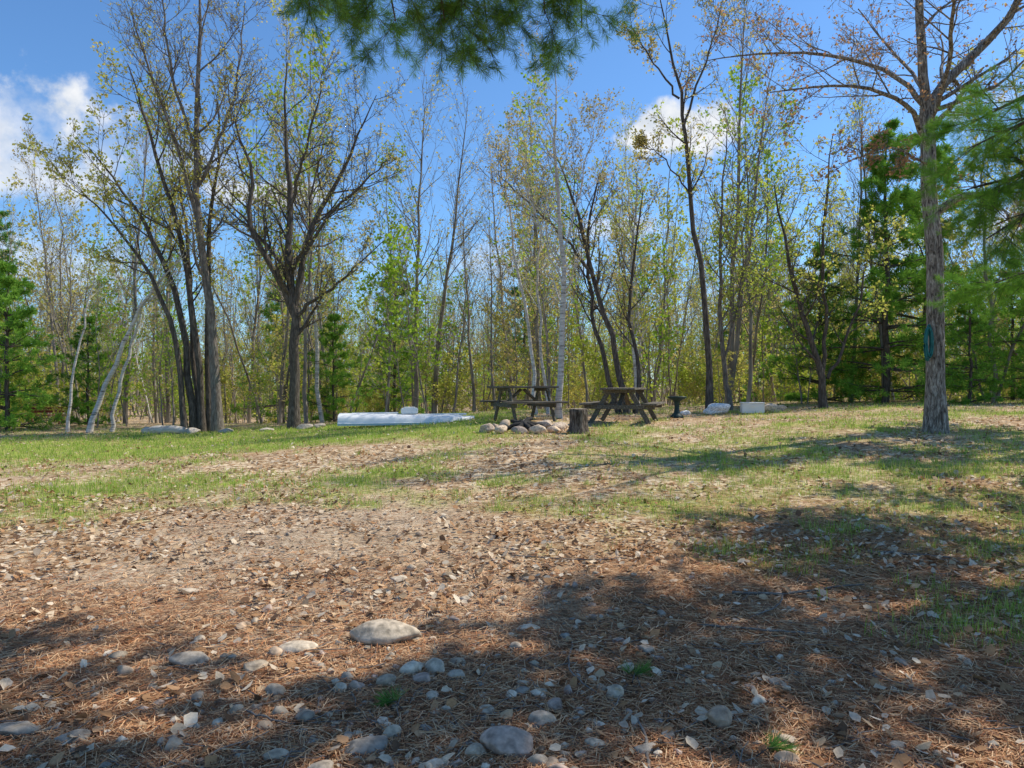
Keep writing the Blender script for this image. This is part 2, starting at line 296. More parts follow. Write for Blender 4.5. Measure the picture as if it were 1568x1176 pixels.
# ---------------------------------------------------------------- pines
def pine_mesh(name,seed,h,r,nl,n2,n3,nt,nn,ln,wr,crown0=.15,blen=2.5,extra=None,mats=None,trunk_top=.02,up=.035,n3ratio=.42,S=10,whorl=0,ext=(.45,16,1.0)):
    rng=np.random.default_rng(seed); T=Tree()
    K=12; zz=np.linspace(-.1,h,K); P=np.stack([rng.normal(size=K)*.03,rng.normal(size=K)*.03,zz],1)[None]
    R=np.linspace(r,trunk_top,K)[None]; T.tube(P,R,S)
    u=(np.arange(nl)/nl)
    if whorl: u=np.floor(u*nl/whorl)/(nl/whorl)
    t=crown0+(1-crown0)*u**.95+rng.normal(size=nl)*.006; t=np.clip(t,crown0,.99)
    p,tan,rr=sample(P,R,np.zeros(nl,int),t)
    az=np.arange(nl)*2.4+rng.normal(size=nl)*.4
    prof=np.clip((1-t)/(1-crown0),0,1)
    L=blen*(prof**.75*.92+.08)*rng.uniform(.55,1.25,nl)
    el=np.radians(5+35*(1-prof)+rng.normal(size=nl)*7)
    d=np.stack([np.cos(az)*np.cos(el),np.sin(az)*np.cos(el),np.sin(el)],1)
    pts=[p];q=p
    for k in range(7):
        d=norm(d+rng.normal(size=d.shape)*.06+np.array([[0,0,up if k>3 else -up]])); q=q+d*(L/7)[:,None]; pts.append(q)
    P1=np.stack(pts,1); r1=np.minimum(rr*.45,.012+L*.010); R1=r1[:,None]*np.linspace(1,.25,8)[None]
    T.tube(P1,R1,5)
    P2,R2=grow(rng,P1,R1,n2,.22,1,.38,50,5,.02,.08,.5,.003,tipf=.65,flat=.2); T.tube(P2,R2,3)
    if n3:
        P3,R3=grow(rng,P2,R2,n3,.2,1,n3ratio,42,4,.03,.08,.6,.002,tipf=.4,flat=.4); T.tube(P3,R3,3)
        T.tufts(rng,P3,R3,nt,nn,ln,wr)
    T.tufts(rng,P2,R2,nt,nn,ln,wr,.3)
    if extra is not None:
        A=np.stack([catmull(e,10) for e in extra]); PE,RE=A[:,:,:3],A[:,:,3]; T.tube(PE,RE,7)
        P2,R2=grow(rng,PE,RE,ext[1],ext[0],1,.16,48,5,-.02,.10,.5,.003,tipf=.2,flat=.35,maxl=ext[2]); T.tube(P2,R2,4)
        P3,R3=grow(rng,P2,R2,7,.15,1,.5,42,4,.0,.10,.6,.002,tipf=.3,flat=.6); T.tube(P3,R3,3)
        T.tufts(rng,P3,R3,6,26,.085,.015,.15,.7); T.tufts(rng,P2,R2,6,24,.085,.015,.3,.7)
    return T.mesh(name,mats or [M_bark_pine,M_pine_far])
NEAR=[M_bark_pine,M_pine_near]
ex=[[(0,0,3.9,.05),(-1.4,.3,4.0,.045),(-2.9,.5,3.6,.03),(-4.1,.3,2.95,.006)],
    [(0,0,4.4,.05),(-1.6,-.2,4.6,.045),(-3.1,-.0,4.4,.03),(-4.3,.3,3.9,.006)],
    [(0,0,4.2,.05),(-1.4,.5,4.4,.045),(-2.8,.7,4.1,.03),(-4.0,.6,3.45,.006)],
    [(0,0,4.0,.05),(-1.4,.9,4.2,.045),(-2.6,1.2,4.0,.03),(-3.8,1.2,3.7,.006)],
    [(0,0,5.0,.05),(-1.2,.8,5.2,.045),(-2.6,1.2,5.0,.03),(-3.7,1.3,4.5,.006)],
    [(0,0,3.2,.04),(-1.0,.9,3.2,.035),(-2.4,1.6,2.9,.02),(-3.2,2.1,2.6,.006)]]
me=pine_mesh('pine_tree',31,12.4,.22,58,10,4,4,9,.13,.045,crown0=.24,blen=3.2,extra=ex,mats=[M_bark_pine,M_pine_far],ext=(.5,20,.9))
put('pine_tree',me,9.1,7.2)
me=pine_mesh('pine_tree',33,12.2,.17,48,9,4,4,8,.13,.045,crown0=.30,blen=2.1,mats=NEAR)
put('pine_tree',me,6.7,6.0)  # added pine, out of view, placed to cast shade on the near right ground
ex=[]
for (xe,ye,ze,dx) in [(-.25,8.0,4.40,-.1),(.05,8.3,4.50,0),(.3,8.1,4.36,0),(.7,7.9,4.25,.05),(.85,8.0,4.40,.05),(1.0,8.3,4.44,.05),(1.45,8.0,4.36,.1),(1.75,8.2,4.36,.1),(2.9,7.9,4.75,.1)]:
    ex.append([(0,0,4.9,.07),(xe*.45,2.8,5.5,.055),(xe*.8,5.6,5.35,.035),(xe,ye,ze,.005)])
me=pine_mesh('pine_tree',32,14,.26,34,8,3,4,9,.12,.03,crown0=.42,blen=2.8,extra=ex,mats=NEAR,ext=(.78,18,.55))
put('pine_tree',me,-1.2,-2.6)
PM=[pine_mesh('forest_pine_a',41,9,.12,66,9,3,3,5,.20,.065,crown0=.06,blen=2.7,S=6,whorl=5),
    pine_mesh('forest_pine_b',42,13,.16,48,8,3,3,4,.22,.06,crown0=.35,blen=2.6,S=6,whorl=5),
    pine_mesh('forest_pine_c',43,5,.07,54,8,2,3,5,.16,.07,crown0=.05,blen=1.7,S=6,whorl=5)]
for (k,x,y,s,rz) in [(0,12.0,22.8,1.0,.3),(0,14.6,25.0,1.1,1.3),(2,-16.2,22.8,1.1,2),(2,-18.2,24.5,1.3,4),(2,-15.2,25.5,.8,1),(2,-6.9,27.5,.85,1),(0,-5.6,34,.85,3),
                     (0,16.6,21.5,.8,3.3),(0,-11.6,36,.9,5),(2,10.6,24.5,1.1,.9),(1,-29,40,.95,.4),(0,.9,52,1.2,2),(2,19,27,1.1,1),(2,13.2,20.5,.7,2)]:
    put('pine_tree',PM[k],x,y,rz,s)

# ---------------------------------------------------------------- background forest
def forest_mesh(name,seed,h,r,n,up,lf,size,leaf,bark=None,t0=.25,lean=.4,fork=False,blen=.26,a=38,keep=.7,bend=.06):
    rng=np.random.default_rng(seed); T=Tree(); K=12
    def stem(x0,y0,z0,h,r,lx,ly):
        u=np.linspace(0,1,K); x=x0+lx*u+np.cumsum(rng.normal(size=K)*bend); y=y0+ly*u+np.cumsum(rng.normal(size=K)*bend)
        return np.stack([x,y,z0+(h-z0)*u],1),r*(1-u*.93)
    S=[stem(0,0,-.1,h,r,rng.normal()*lean,rng.normal()*lean)]
    if fork:
        S.append(stem(.1,.1,-.1,h*.9,r*.75,rng.normal()*lean*2.5,rng.normal()*lean*2))
        S.append(stem(-.1,.1,-.1,h*.8,r*.6,rng.normal()*lean*2.5,rng.normal()*lean*2))
    P=np.stack([s[0] for s in S]); R=np.stack([s[1] for s in S]); T.tube(P,R,6)
    P1,R1=grow(rng,P,R,n[0],t0,.98,blen,a,5,up,.09,.42,.009,tipf=.6); T.tube(P1,R1,3)
    P2,R2=grow(rng,P1,R1,n[1],.15,1,.5,42,4,up*.7,.12,.5,.0065); T.tube(P2,R2,3)
    P3,R3=grow(rng,P2,R2,n[2],.15,1,.5,42,3,up*.5,.12,.6,.005); T.tube(P3,R3,3)
    if lf: T.leaves(rng,P3,R3,lf,size,.4,.3,.08,keep=keep)
    return T.mesh(name,[bark or M_bark_far,leaf])
FM=[forest_mesh('forest_tree_a',51,14,.11,(28,6,3),.14,2,.10,M_leaf_or,keep=.6,t0=.32),
    forest_mesh('forest_tree_b',52,12,.075,(24,6,3),.10,3,.13,M_leaf_yg,t0=.25,bend=.09),
    forest_mesh('forest_tree_c',53,15,.12,(28,6,3),.18,1,.09,M_leaf_or,t0=.4,keep=.5),
    forest_mesh('forest_tree_d',54,11,.07,(15,6,3),.10,3,.13,M_leaf_yg,fork=True,lean=.8,t0=.25,bend=.1),
    forest_mesh('forest_tree_e',55,13,.08,(26,6,3),.16,2,.10,M_leaf_yg,bark=M_birch,t0=.4,blen=.2),
    forest_mesh('forest_tree_f',56,12,.08,(16,6,3),.10,2,.10,M_leaf_or,fork=True,lean=1.1,t0=.3,bend=.1),
    forest_mesh('forest_tree_g',57,13,.085,(24,6,3),.12,4,.14,M_leaf_gr,t0=.2,bend=.09)]
UM=[forest_mesh('sapling_a',61,4.2,.026,(16,5,3),.06,3,.13,M_leaf_yg,t0=.10,blen=.34,a=60,keep=.8),
    forest_mesh('sapling_b',62,5.5,.032,(18,5,3),.08,3,.13,M_leaf_gr,t0=.10,blen=.30,a=55,keep=.8),
    forest_mesh('sapling_c',63,3.0,.020,(11,5,3),.06,3,.12,M_leaf_yg,t0=.08,blen=.38,a=55,fork=True,keep=.8),
    forest_mesh('sapling_d',64,6.5,.035,(20,5,3),.08,2,.11,M_leaf_or,t0=.15,blen=.28,a=50)]
forest=bpy.data.objects.new('background_forest',None); COL.objects.link(forest)
under=bpy.data.objects.new('understory_thicket',None); COL.objects.link(under)
rng=np.random.default_rng(7)
def edge(x): return 24+1.5*math.sin(x*.5)+(-4.0 if x>12 else 0)+ (2.5 if -6<x<0 else 0)
pts=[]; tries=0
while len(pts)<340 and tries<40000:
    tries+=1
    y=22+52*rng.random()**1.2; x=rng.uniform(-1,1)*(0.80*y+4)
    if y<edge(x)+1: continue
    if rng.random()>ss(.35,.62,fbm(x*.22+3,y*.22,501,3))*.85+.15: continue
    md=(.5+y*.004)*rng.uniform(.3,1.8)
    if any((x-a)**2+(y-b)**2<md*md for a,b in pts): continue
    pts.append((x,y))
    k=rng.choice(7,p=[.17,.18,.15,.13,.12,.13,.12]); s=rng.uniform(.45,1.12)
    px=x/y
    if -.22<px<-.03 : s*=.9
    if rng.random()<.04 and y>36 and abs(px)>.3: put('tree',PM[rng.integers(0,2)],x,y,rng.uniform(0,6.28),rng.uniform(.7,1.1),parent=forest)
    else: put('tree',FM[k],x,y,rng.uniform(0,6.28),(s*1.0,s*1.0,s*rng.uniform(.9,1.15)),parent=forest,tilt=(rng.normal()*.07,rng.normal()*.07))
for i in range(430):
    y=23+42*rng.random()**1.2; x=rng.uniform(-1,1)*(0.80*y+3)
    if y<edge(x)-.5: continue
    put('sapling',UM[rng.choice(4,p=[.32,.24,.2,.24])],x,y,rng.uniform(0,6.28),rng.uniform(.4,1.15),parent=under)
T=Tree(); m=900
y=60+75*rng.random(m); x=rng.uniform(-1,1,m)*(.8*y+4); h=rng.uniform(7,13.5,m); K=5
u=np.linspace(0,1,K)[None,:,None]; b0=np.stack([x,y,H(x,y)-.2],1)[:,None]; top=np.stack([rng.normal(size=m)*.9,rng.normal(size=m)*.9,h],1)[:,None]
P=b0+top*u+rng.normal(size=(m,K,3))*np.array([.15,.15,0]); R=(rng.uniform(.05,.12,m)[:,None])*np.linspace(1,.15,K)[None]
T.tube(P,R,4)
P1,R1=grow(rng,P,R,12,.3,1,.24,40,4,.14,.12,.4,.018,tipf=.6); T.tube(P1,R1,3)
P2,R2=grow(rng,P1,R1,4,.2,1,.6,40,3,.1,.12,.5,.014); T.tube(P2,R2,3)
T.leaves(rng,P2,R2,1,.24,.4,.3,.2,keep=.5)
m=2600; y=54+72*rng.random(m); x=rng.uniform(-1,1,m)*(.82*y+4); z=H(x,y)+.1+6.0*rng.random(m)**1.9
nq=26; cc=np.repeat(np.stack([x,y,z],1),nq,0)+rng.normal(size=(m*nq,3))*np.array([.95,.95,.6])
V_,F_=quads(rng,cc,norm(rng.normal(size=cc.shape)),rng.uniform(.14,.34,len(cc)),.42)
cb=np.repeat(np.clip(rng.random(m)*.9+.05,0,1),nq)+rng.normal(size=len(cc))*.08
T.add(V_,F_,1,np.repeat(np.clip(cb,0,1),4))
put('distant_woods',T.mesh('distant_woods',[M_bark_far,M_leaf_far]),0,0,z=0)

# ---------------------------------------------------------------- ground
def greenness(x,y):
    x=np.asarray(x,float); y=np.asarray(y,float)
    yy=y+1.4*(fbm(x*.5,y*.3,61,2)-.5)
    lawn=ss(11.8,15.0,yy)*(1-ss(22,27,y))*ss(.2,2.2,-x+1.5)*(1-.5*ss(10,15,-x))
    g=1.0*lawn
    g=np.maximum(g,.47*ss(5.5,8,y)*ss(2.6,5.6,-x)*(1-ss(20,24,y)))
    g=np.maximum(g,.45*ss(4.2,6.5,y)*(1-ss(12,18,y))*ss(-.9,.9,x))
    g=np.maximum(g,.40*ss(7,9,y)*(1-ss(30,40,y)))
    g=np.maximum(g,.45*(1-ss(4.8,6.5,y))*ss(1.7,2.6,x))
    n=fbm(x*.9,y*.9,21,4); n2=fbm(x*.3,y*.5,77,3); n3=fbm(x*3.1,y*3.1,31,3); k=1-.6*lawn
    return np.clip(g*1.15+ ((n-.5)*1.4+(n2-.5)*.9+(n3-.5)*1.2)*k-.17,0,1)*ss(.02,.2,g)
def ax(lo,hi,core0,core1,step,gro=1.12):
    a=list(np.arange(core0,core1,step)); s=step
    while a[-1]<hi: s*=gro; a.append(a[-1]+s)
    s=step; b=[a[0]]
    while b[-1]>lo: s*=gro; b.append(b[-1]-s)
    return np.array(b[:0:-1]+a)
gx=ax(-1500,1500,-12,12,.09); gy=ax(-300,1800,1.5,22,.09)
X,Y=np.meshgrid(gx,gy); Z=H(X,Y)
nx,ny=len(gx),len(gy)
V=np.stack([X,Y,Z],-1).reshape(-1,3)
ii=np.arange(nx*ny).reshape(ny,nx); F=np.stack([ii[:-1,:-1],ii[:-1,1:],ii[1:,1:],ii[1:,:-1]],-1).reshape(-1,4)
G=greenness(X,Y)
def needle(x,y): return np.clip((1-ss(4.0,7.0,y))*.85+.9*ss(.3,2.5,x)*(1-ss(6.5,9.5,y))+(fbm(x*.7,y*.7,5,3)-.5)*1.2,0,1)
nd=needle(X,Y)
gv=np.clip(1.2*np.exp(-((X+1.5+.15*(Y-5))/2.0)**2)*ss(3,4.6,Y)*(1-ss(7,11,Y))+(fbm(X*.9,Y*.9,15,3)-.65)*1.4,0,1)
mM,nt,out=newmat('ground_litter'); L=nt.links
at=N(nt,'ShaderNodeAttribute',attribute_name='Col'); sp=N(nt,'ShaderNodeSeparateColor'); L.new(at.outputs['Color'],sp.inputs[0])
tc=N(nt,'ShaderNodeTexCoord')
def noise(scale,detail=8,rough=.65,vec=None,dist=0):
    n=N(nt,'ShaderNodeTexNoise'); n.inputs['Scale'].default_value=scale; n.inputs['Detail'].default_value=detail; n.inputs['Roughness'].default_value=rough; n.inputs['Distortion'].default_value=dist
    L.new(tc.outputs['Object'] if vec is None else vec,n.inputs['Vector']); return n
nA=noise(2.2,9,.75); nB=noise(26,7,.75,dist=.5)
vo=N(nt,'ShaderNodeTexVoronoi'); vo.inputs['Scale'].default_value=17; vo.inputs['Randomness'].default_value=1
nW=noise(14,3); wv=N(nt,'ShaderNodeVectorMath',operation='MULTIPLY_ADD'); L.new(nW.outputs['Color'],wv.inputs[0]); wv.inputs[1].default_value=(.09,.09,.02); L.new(tc.outputs['Object'],wv.inputs[2]); L.new(wv.outputs[0],vo.inputs['Vector'])
leafc=N(nt,'ShaderNodeSeparateColor'); L.new(vo.outputs['Color'],leafc.inputs[0])
rl=ramp(nt,[(0,(.19,.11,.055)),(.35,(.47,.31,.17)),(.7,(.70,.52,.32)),(1,(.82,.68,.48))]); L.new(leafc.outputs[0],rl.inputs[0])
rb=ramp(nt,[(.36,(.09,.042,.02)),(.5,(.40,.205,.095)),(.64,(.74,.46,.25))]); L.new(nB.outputs['Fac'],rb.inputs[0])
rg=ramp(nt,[(.36,(.19,.12,.07)),(.5,(.52,.385,.255)),(.64,(.80,.65,.47))]); L.new(nB.outputs['Fac'],rg.inputs[0])
rgr=ramp(nt,[(.34,(.10,.13,.025)),(.5,(.34,.39,.075)),(.66,(.62,.61,.19))]); L.new(nB.outputs['Fac'],rgr.inputs[0])
c=mixc(nt,'MIX',sp.outputs[1],rl.outputs[0],rb.outputs[0])
c=mixc(nt,'MIX',sp.outputs[2],c,rg.outputs[0])
gm=N(nt,'ShaderNodeMath',operation='MULTIPLY_ADD'); L.new(nA.outputs['Fac'],gm.inputs[0]); gm.inputs[1].default_value=1.6; gm.inputs[2].default_value=-.8
ga=N(nt,'ShaderNodeMath',operation='ADD',use_clamp=True); L.new(gm.outputs[0],ga.inputs[0]); L.new(sp.outputs[0],ga.inputs[1])
gs=N(nt,'ShaderNodeMath',operation='MULTIPLY'); L.new(ga.outputs[0],gs.inputs[0]); L.new(sp.outputs[0],gs.inputs[1])
gq=N(nt,'ShaderNodeMath',operation='POWER'); L.new(gs.outputs[0],gq.inputs[0]); gq.inputs[1].default_value=.8
c=mixc(nt,'MIX',gq.outputs[0],c,rgr.outputs[0])
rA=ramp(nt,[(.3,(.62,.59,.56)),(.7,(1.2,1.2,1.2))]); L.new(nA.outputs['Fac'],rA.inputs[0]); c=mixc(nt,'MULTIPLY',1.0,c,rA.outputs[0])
b=N(nt,'ShaderNodeBsdfPrincipled'); b.inputs['Roughness'].default_value=.95; b.inputs['Specular IOR Level'].default_value=.1; L.new(c,b.inputs['Base Color'])
hb=N(nt,'ShaderNodeMath',operation='ADD'); L.new(nB.outputs['Fac'],hb.inputs[0]); L.new(leafc.outputs[1],hb.inputs[1])
bp=N(nt,'ShaderNodeBump'); bp.inputs['Strength'].default_value=.8; bp.inputs['Distance'].default_value=.025; L.new(hb.outputs[0],bp.inputs['Height']); L.new(bp.outputs[0],b.inputs['Normal'])
L.new(b.outputs[0],out.inputs[0])
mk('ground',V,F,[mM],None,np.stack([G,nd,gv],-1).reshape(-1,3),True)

def scatter(rng,n,y0,y1,dens=None,p=1.6,half=.80):
    u=rng.random(n); e=1-p
    y=(y0**e+(y1**e-y0**e)*u)**(1/e) if abs(e)>1e-3 else y0*(y1/y0)**u
    x=rng.uniform(-1,1,n)*(y*half+.4)
    if dens is not None:
        k=rng.random(n)<dens(x,y); x=x[k];y=y[k]
    return x,y
def deadleaves(name,seed,n,y0,y1,size,dens=None,p=.6):
    rng=np.random.default_rng(seed); x,y=scatter(rng,n,y0,y1,dens,p); m=len(x)
    az=rng.uniform(0,6.283,m); s=size*rng.uniform(.4,1.35,m); w=s*rng.uniform(.22,.45,m)
    tx=np.stack([np.cos(az),np.sin(az),rng.normal(size=m)*.35],1); nx_=np.stack([-np.sin(az),np.cos(az),rng.normal(size=m)*.45],1)
    c=np.stack([x,y,H(x,y)+.008+rng.random(m)*.015],1); up=np.array([[0,0,1.]])
    curl=(rng.random(m)**1.2*.6)[:,None]; S=s[:,None];W=w[:,None]
    v=[c-tx*S*.5+up*S*curl*rng.random((m,1)), c-tx*S*.15+nx_*W+up*W*curl*1.8, c+tx*S*.25+nx_*W*.7+up*W*curl*1.6, c+tx*S*.55+up*S*curl*.6, c+tx*S*.2-nx_*W*.85+up*W*curl*1.6, c-tx*S*.25-nx_*W*.9+up*W*curl*1.8]
    V=np.stack(v,1).reshape(-1,3); b=np.arange(m)[:,None]*6
    F=np.concatenate([b+np.array([[0,1,2,3]]),b+np.array([[0,3,4,5]])])
    pal=np.array([(.62,.43,.25),(.53,.31,.16),(.72,.56,.38),(.38,.21,.10),(.80,.66,.48),(.48,.26,.12),(.62,.49,.35),(.18,.10,.055)])
    cc=pal[rng.integers(0,len(pal),m)]*rng.uniform(.75,1.12,(m,1))
    return mk(name,V,F,[M_dead],None,np.repeat(cc,6,0))
M_dead=attrmat('dead_leaf',.2,.8,60,.2)
def ldens(x,y):
    a=np.clip(.95-.45*greenness(x,y)*ss(8,14,y),0,1)*(.15+.85*ss(.38,.60,fbm(x*1.3,y*1.3,88,3)))
    return a*(.16+.84*ss(3.8,6.5,y))
deadleaves('leaf_litter',1,70000,2.0,24,.052,ldens,.65)
rng=np.random.default_rng(2)
x,y=scatter(rng,130000,2.0,9,lambda x,y:.18+.82*needle(x,y),1.1); m=len(x)
az=rng.uniform(0,6.283,m); d=np.stack([np.cos(az),np.sin(az),rng.normal(size=m)*.12],1)
c=np.stack([x,y,H(x,y)+.005+rng.random(m)*.018],1); ln=rng.uniform(.05,.12,m)
sd=np.stack([-np.sin(az),np.cos(az),rng.normal(size=m)*.4],1)*(.0008+.00020*y)[:,None]
V=np.stack([c-d*ln[:,None]*.5-sd,c-d*ln[:,None]*.5+sd,c+d*ln[:,None]*.5+sd,c+d*ln[:,None]*.5-sd],1).reshape(-1,3)
pal=np.array([(.55,.27,.12),(.65,.37,.18),(.42,.17,.07),(.72,.48,.27),(.22,.10,.05)])
mk('pine_needle_litter',V,np.arange(m*4).reshape(-1,4),[attrmat('needle_litter',0,.7,300,.1)],None,np.repeat(pal[rng.integers(0,5,m)]*rng.uniform(.8,1.1,(m,1)),4,0))
rng=np.random.default_rng(3)
def grass(name,n,y0,y1,p,per,hh,w,thr):
    x,y=scatter(rng,n,y0,y1,lambda x,y:np.clip((greenness(x,y)-thr)*1.8,0,1),p)
    k=np.repeat(np.arange(len(x)),per); m=len(k); sp=rng.normal(size=(m,2))*.035*(1+y[k][:,None]*.04)
    bx=x[k]+sp[:,0]; by=y[k]+sp[:,1]; az=rng.uniform(0,6.283,m)
    h=hh*rng.uniform(.4,1.3,m)*(.6+.8*rng.random(len(x)))[k]; ln=rng.uniform(.1,.8,m)*h
    c=np.stack([bx,by,H(bx,by)-.004],1); s=np.stack([-np.sin(az),np.cos(az),0*az],1)*(w*(1+.10*by))[:,None]
    d=np.stack([np.cos(az),np.sin(az),0*az],1)
    mid=c+d*(ln*.35)[:,None]; mid[:,2]+=h*.6; tip=c+d*ln[:,None]; tip[:,2]+=h
    V=np.stack([c-s,c+s,mid+s*.8,mid-s*.8,tip+s*.1,tip-s*.1],1).reshape(-1,3); b=np.arange(m)[:,None]*6
    F=np.concatenate([b+np.array([[0,1,2,3]]),b+np.array([[3,2,4,5]])])
    pal=np.array([(.28,.47,.05),(.38,.55,.07),(.50,.58,.12),(.20,.34,.04),(.62,.54,.24)])
    return mk(name,V,F,[M_grass],None,np.repeat(pal[rng.integers(0,5,m)]*rng.uniform(.8,1.15,(m,1)),6,0))
M_grass=attrmat('grass_blade',.4,.6,300,.05)
grass('lawn_grass',27000,9,26,.3,7,.07,.0015,.10)
grass('grass_tufts',12000,2.0,10,.7,9,.085,.0012,.14)

# ---------------------------------------------------------------- stones
def ico(sub):
    bm=bmesh.new(); bmesh.ops.create_icosphere(bm,subdivisions=sub,radius=1)
    V=np.array([v.co[:] for v in bm.verts]); F=np.array([[v.index for v in f.verts] for f in bm.faces]); bm.free(); return V,F
ICO={k:ico(k) for k in (1,2,3,4)}
M_stone=attrmat('stone',0,.9,26,.5)
def stones(name,rng,x,y,sz,sub,pal,zs=None,sink=.3,rot=None,asp=None,cidx=None):
    B,Fb=ICO[sub]; m=len(x); nv=len(B)
    W=rng.normal(size=(m,6,3))*1.7; ph=rng.uniform(0,6.28,(m,6)); am=rng.uniform(.03,.11,(m,6))
    Vb=np.broadcast_to(B,(m,nv,3))
    disp=1+(np.sin(np.einsum('vk,mjk->mvj',B,W)+ph[:,None])*am[:,None]).sum(2)
    if sub>=4:
        W2=rng.normal(size=(m,8,3))*7; disp+= (np.sin(np.einsum('vk,mjk->mvj',B,W2)+ph[:,None,:1])*.008).sum(2)
    P=Vb*disp[:,:,None]
    for _ in range(6):
        n=norm(rng.normal(size=(m,3))); lim=rng.uniform(.60,.92,m)
        dd=np.einsum('mvk,mk->mv',P,n)-lim[:,None]; P=P-n[:,None]*np.maximum(dd,0)[:,:,None]*.9
    A=np.stack([np.ones(m),rng.uniform(.55,.95,m),rng.uniform(.4,.75,m)],1) if asp is None else np.asarray(asp,float)
    P=P*A[:,None]*np.asarray(sz)[:,None,None]
    a=rng.uniform(0,6.28,m) if rot is None else np.asarray(rot)
    ca,sa=np.cos(a)[:,None],np.sin(a)[:,None]
    P=np.stack([P[:,:,0]*ca-P[:,:,1]*sa,P[:,:,0]*sa+P[:,:,1]*ca,P[:,:,2]],2)
    z=H(x,y) if zs is None else zs
    P=P+np.stack([x,y,z+A[:,2]*sz*(1-2*sink)],1)[:,None]
    F=(Fb[None]+(np.arange(m)*nv)[:,None,None]).reshape(-1,3)
    pal=np.array(pal); cc=pal[rng.integers(0,len(pal),m) if cidx is None else cidx]*rng.uniform(.8,1.12,(m,1))
    return mk(name,P.reshape(-1,3),F,[M_stone],None,np.repeat(cc,nv,0),sub>1)
PAL=[(.50,.39,.27),(.38,.31,.23),(.62,.50,.36),(.33,.28,.22),(.50,.36,.24),(.46,.34,.26)]
rng=np.random.default_rng(5)
dn=lambda x,y:np.clip(1.3*np.exp(-((x+.7+.22*(y-4))/1.7)**2)+.08,0,1)*(1-.5*ss(6,10,y))
x,y=scatter(rng,13000,2.0,11,dn,1.4); stones('gravel',rng,x,y,np.minimum(.007+.011*rng.pareto(2.7,len(x)),.030),1,PAL,sink=.25)
x,y=scatter(rng,1050,2.1,8,lambda x,y:np.clip(np.exp(-((x+.45+.2*(y-4))/1.2)**2)*(1-.6*ss(4.6,7,y))+.05,0,1),1.7); stones('cobbles',rng,x,y,.018+.034*rng.random(len(x))**2.0,3,PAL,sink=.33)
R=[(-.76,4.15,.21,(1,.62,.40),.1,2),(-1.75,3.85,.11,(1,.7,.4),.2,3),(-.52,3.7,.07,(1,.8,.6),1,2),(-.40,3.72,.06,(1,.9,.7),2,2),(-.62,3.55,.055,(1,.8,.6),.4,0),(-.28,3.62,.06,(1,.8,.55),.7,1),
   (-.02,2.92,.125,(1,.72,.45),-.1,5),(-.60,2.93,.10,(1,.7,.3),.5,3),(.92,3.15,.065,(1,.85,.8),1,4),(.14,3.15,.06,(1,.8,.6),0,1),(-.15,2.88,.05,(1,.8,.5),1,0),(1.16,3.35,.04,(1,.8,.7),1,2),
   (-1.2,4.0,.10,(1,.7,.35),.3,2),(-1.35,3.75,.08,(1,.7,.4),.9,0),(-1.15,3.45,.055,(1,.7,.6),0,1),(-2.15,3.05,.10,(1,.6,.35),0,3),(-1.85,3.0,.07,(1,.7,.4),.3,3),(.10,4.3,.08,(1,.6,.3),.2,2),
   (-.93,3.2,.05,(1,.8,.6),1,1),(-.52,3.05,.045,(1,.8,.7),1,0),(.35,2.95,.05,(1,.7,.4),0,0),(.05,3.45,.045,(1,.8,.5),1,3),(-.85,5.3,.08,(1,.7,.3),0,2),(-2.3,5.1,.08,(1,.7,.3),0,2),(.2,3.3,.05,(1,.9,.6),1,5),
   (-.3,2.8,.06,(1,.7,.4),.5,2),(.1,2.82,.05,(1,.7,.5),.2,0),(-.75,2.75,.06,(1,.7,.5),.8,1),(-.95,2.85,.05,(1,.7,.5),.2,0),(1.6,2.95,.04,(1,.7,.5),.2,1)]
for r in R:
    stones('rock',rng,np.array([r[0]]),np.array([r[1]]),np.array([r[2]]),4,PAL,rot=[r[4]],asp=[r[3]],cidx=[r[5]],sink=.27)
for (x,y,s,a,rt,ci) in [(-9.55,21.2,.24,(1,.7,.5),.5,1),(-6.2,21.3,.22,(1,.7,.5),.2,1),(-5.8,21.4,.2,(1,.7,.5),.9,1),(-7.3,21.2,.2,(1,.6,.4),.9,1),(-8.6,21.4,.25,(1,.6,.4),.2,1)]:
    stones('boulder',rng,np.array([x]),np.array([y]),np.array([s]),4,[(.62,.55,.46),(.48,.41,.33)],rot=[rt],asp=[a],cidx=[ci],sink=.2)
for (x,y,s,a,rt,ci) in [(5.6,19.3,.36,(1,.6,.5),.1,0),(7.1,19.3,.34,(1,.7,.45),.2,1),(4.75,19.6,.17,(1,.7,.5),.4,0)]:
    stones('white_boulder',rng,np.array([x]),np.array([y]),np.array([s]),4,[(.84,.81,.76),(.55,.45,.34)],rot=[rt],asp=[a],cidx=[ci],sink=.2)

FX,FY=.25,14.6
stn=[(-.78,0,.18),(-.45,-.38,.15),(-.1,-.52,.13),(.25,-.5,.18),(.6,-.3,.14),(.72,.1,.16),(.45,.42,.17),(.05,.5,.18),(-.4,.42,.18),(-.62,.3,.15)]
fp=stones('fire_pit',rng,np.array([FX+a[0] for a in stn]),np.array([FY+a[1] for a in stn]),np.array([a[2] for a in stn])*1.15,4,[(.72,.55,.38),(.58,.45,.33),(.42,.33,.26)],sink=.22,asp=[(1,.75,.62)]*10)
def stick(name,pts,mat,S=8,K=12,parent=None,jit=0):
    A=catmull(pts,K)[None]; r=np.random.default_rng(len(name)+int(abs(pts[0][0])*100)); P=A[:,:,:3]+r.normal(size=A[:,:,:3].shape)*jit
    V,F=tubes(P,A[:,:,3],S); n=len(V)
    ob=mk(name,V,F,[mat],None,np.ones((n,3)),True)
    if parent: ob.parent=parent
    return ob
M_char=surf('charred_wood',[(.3,(.012,.011,.01)),(.6,(.05,.045,.04)),(.8,(.14,.13,.12))],(20,20,20),5,.9,.6)
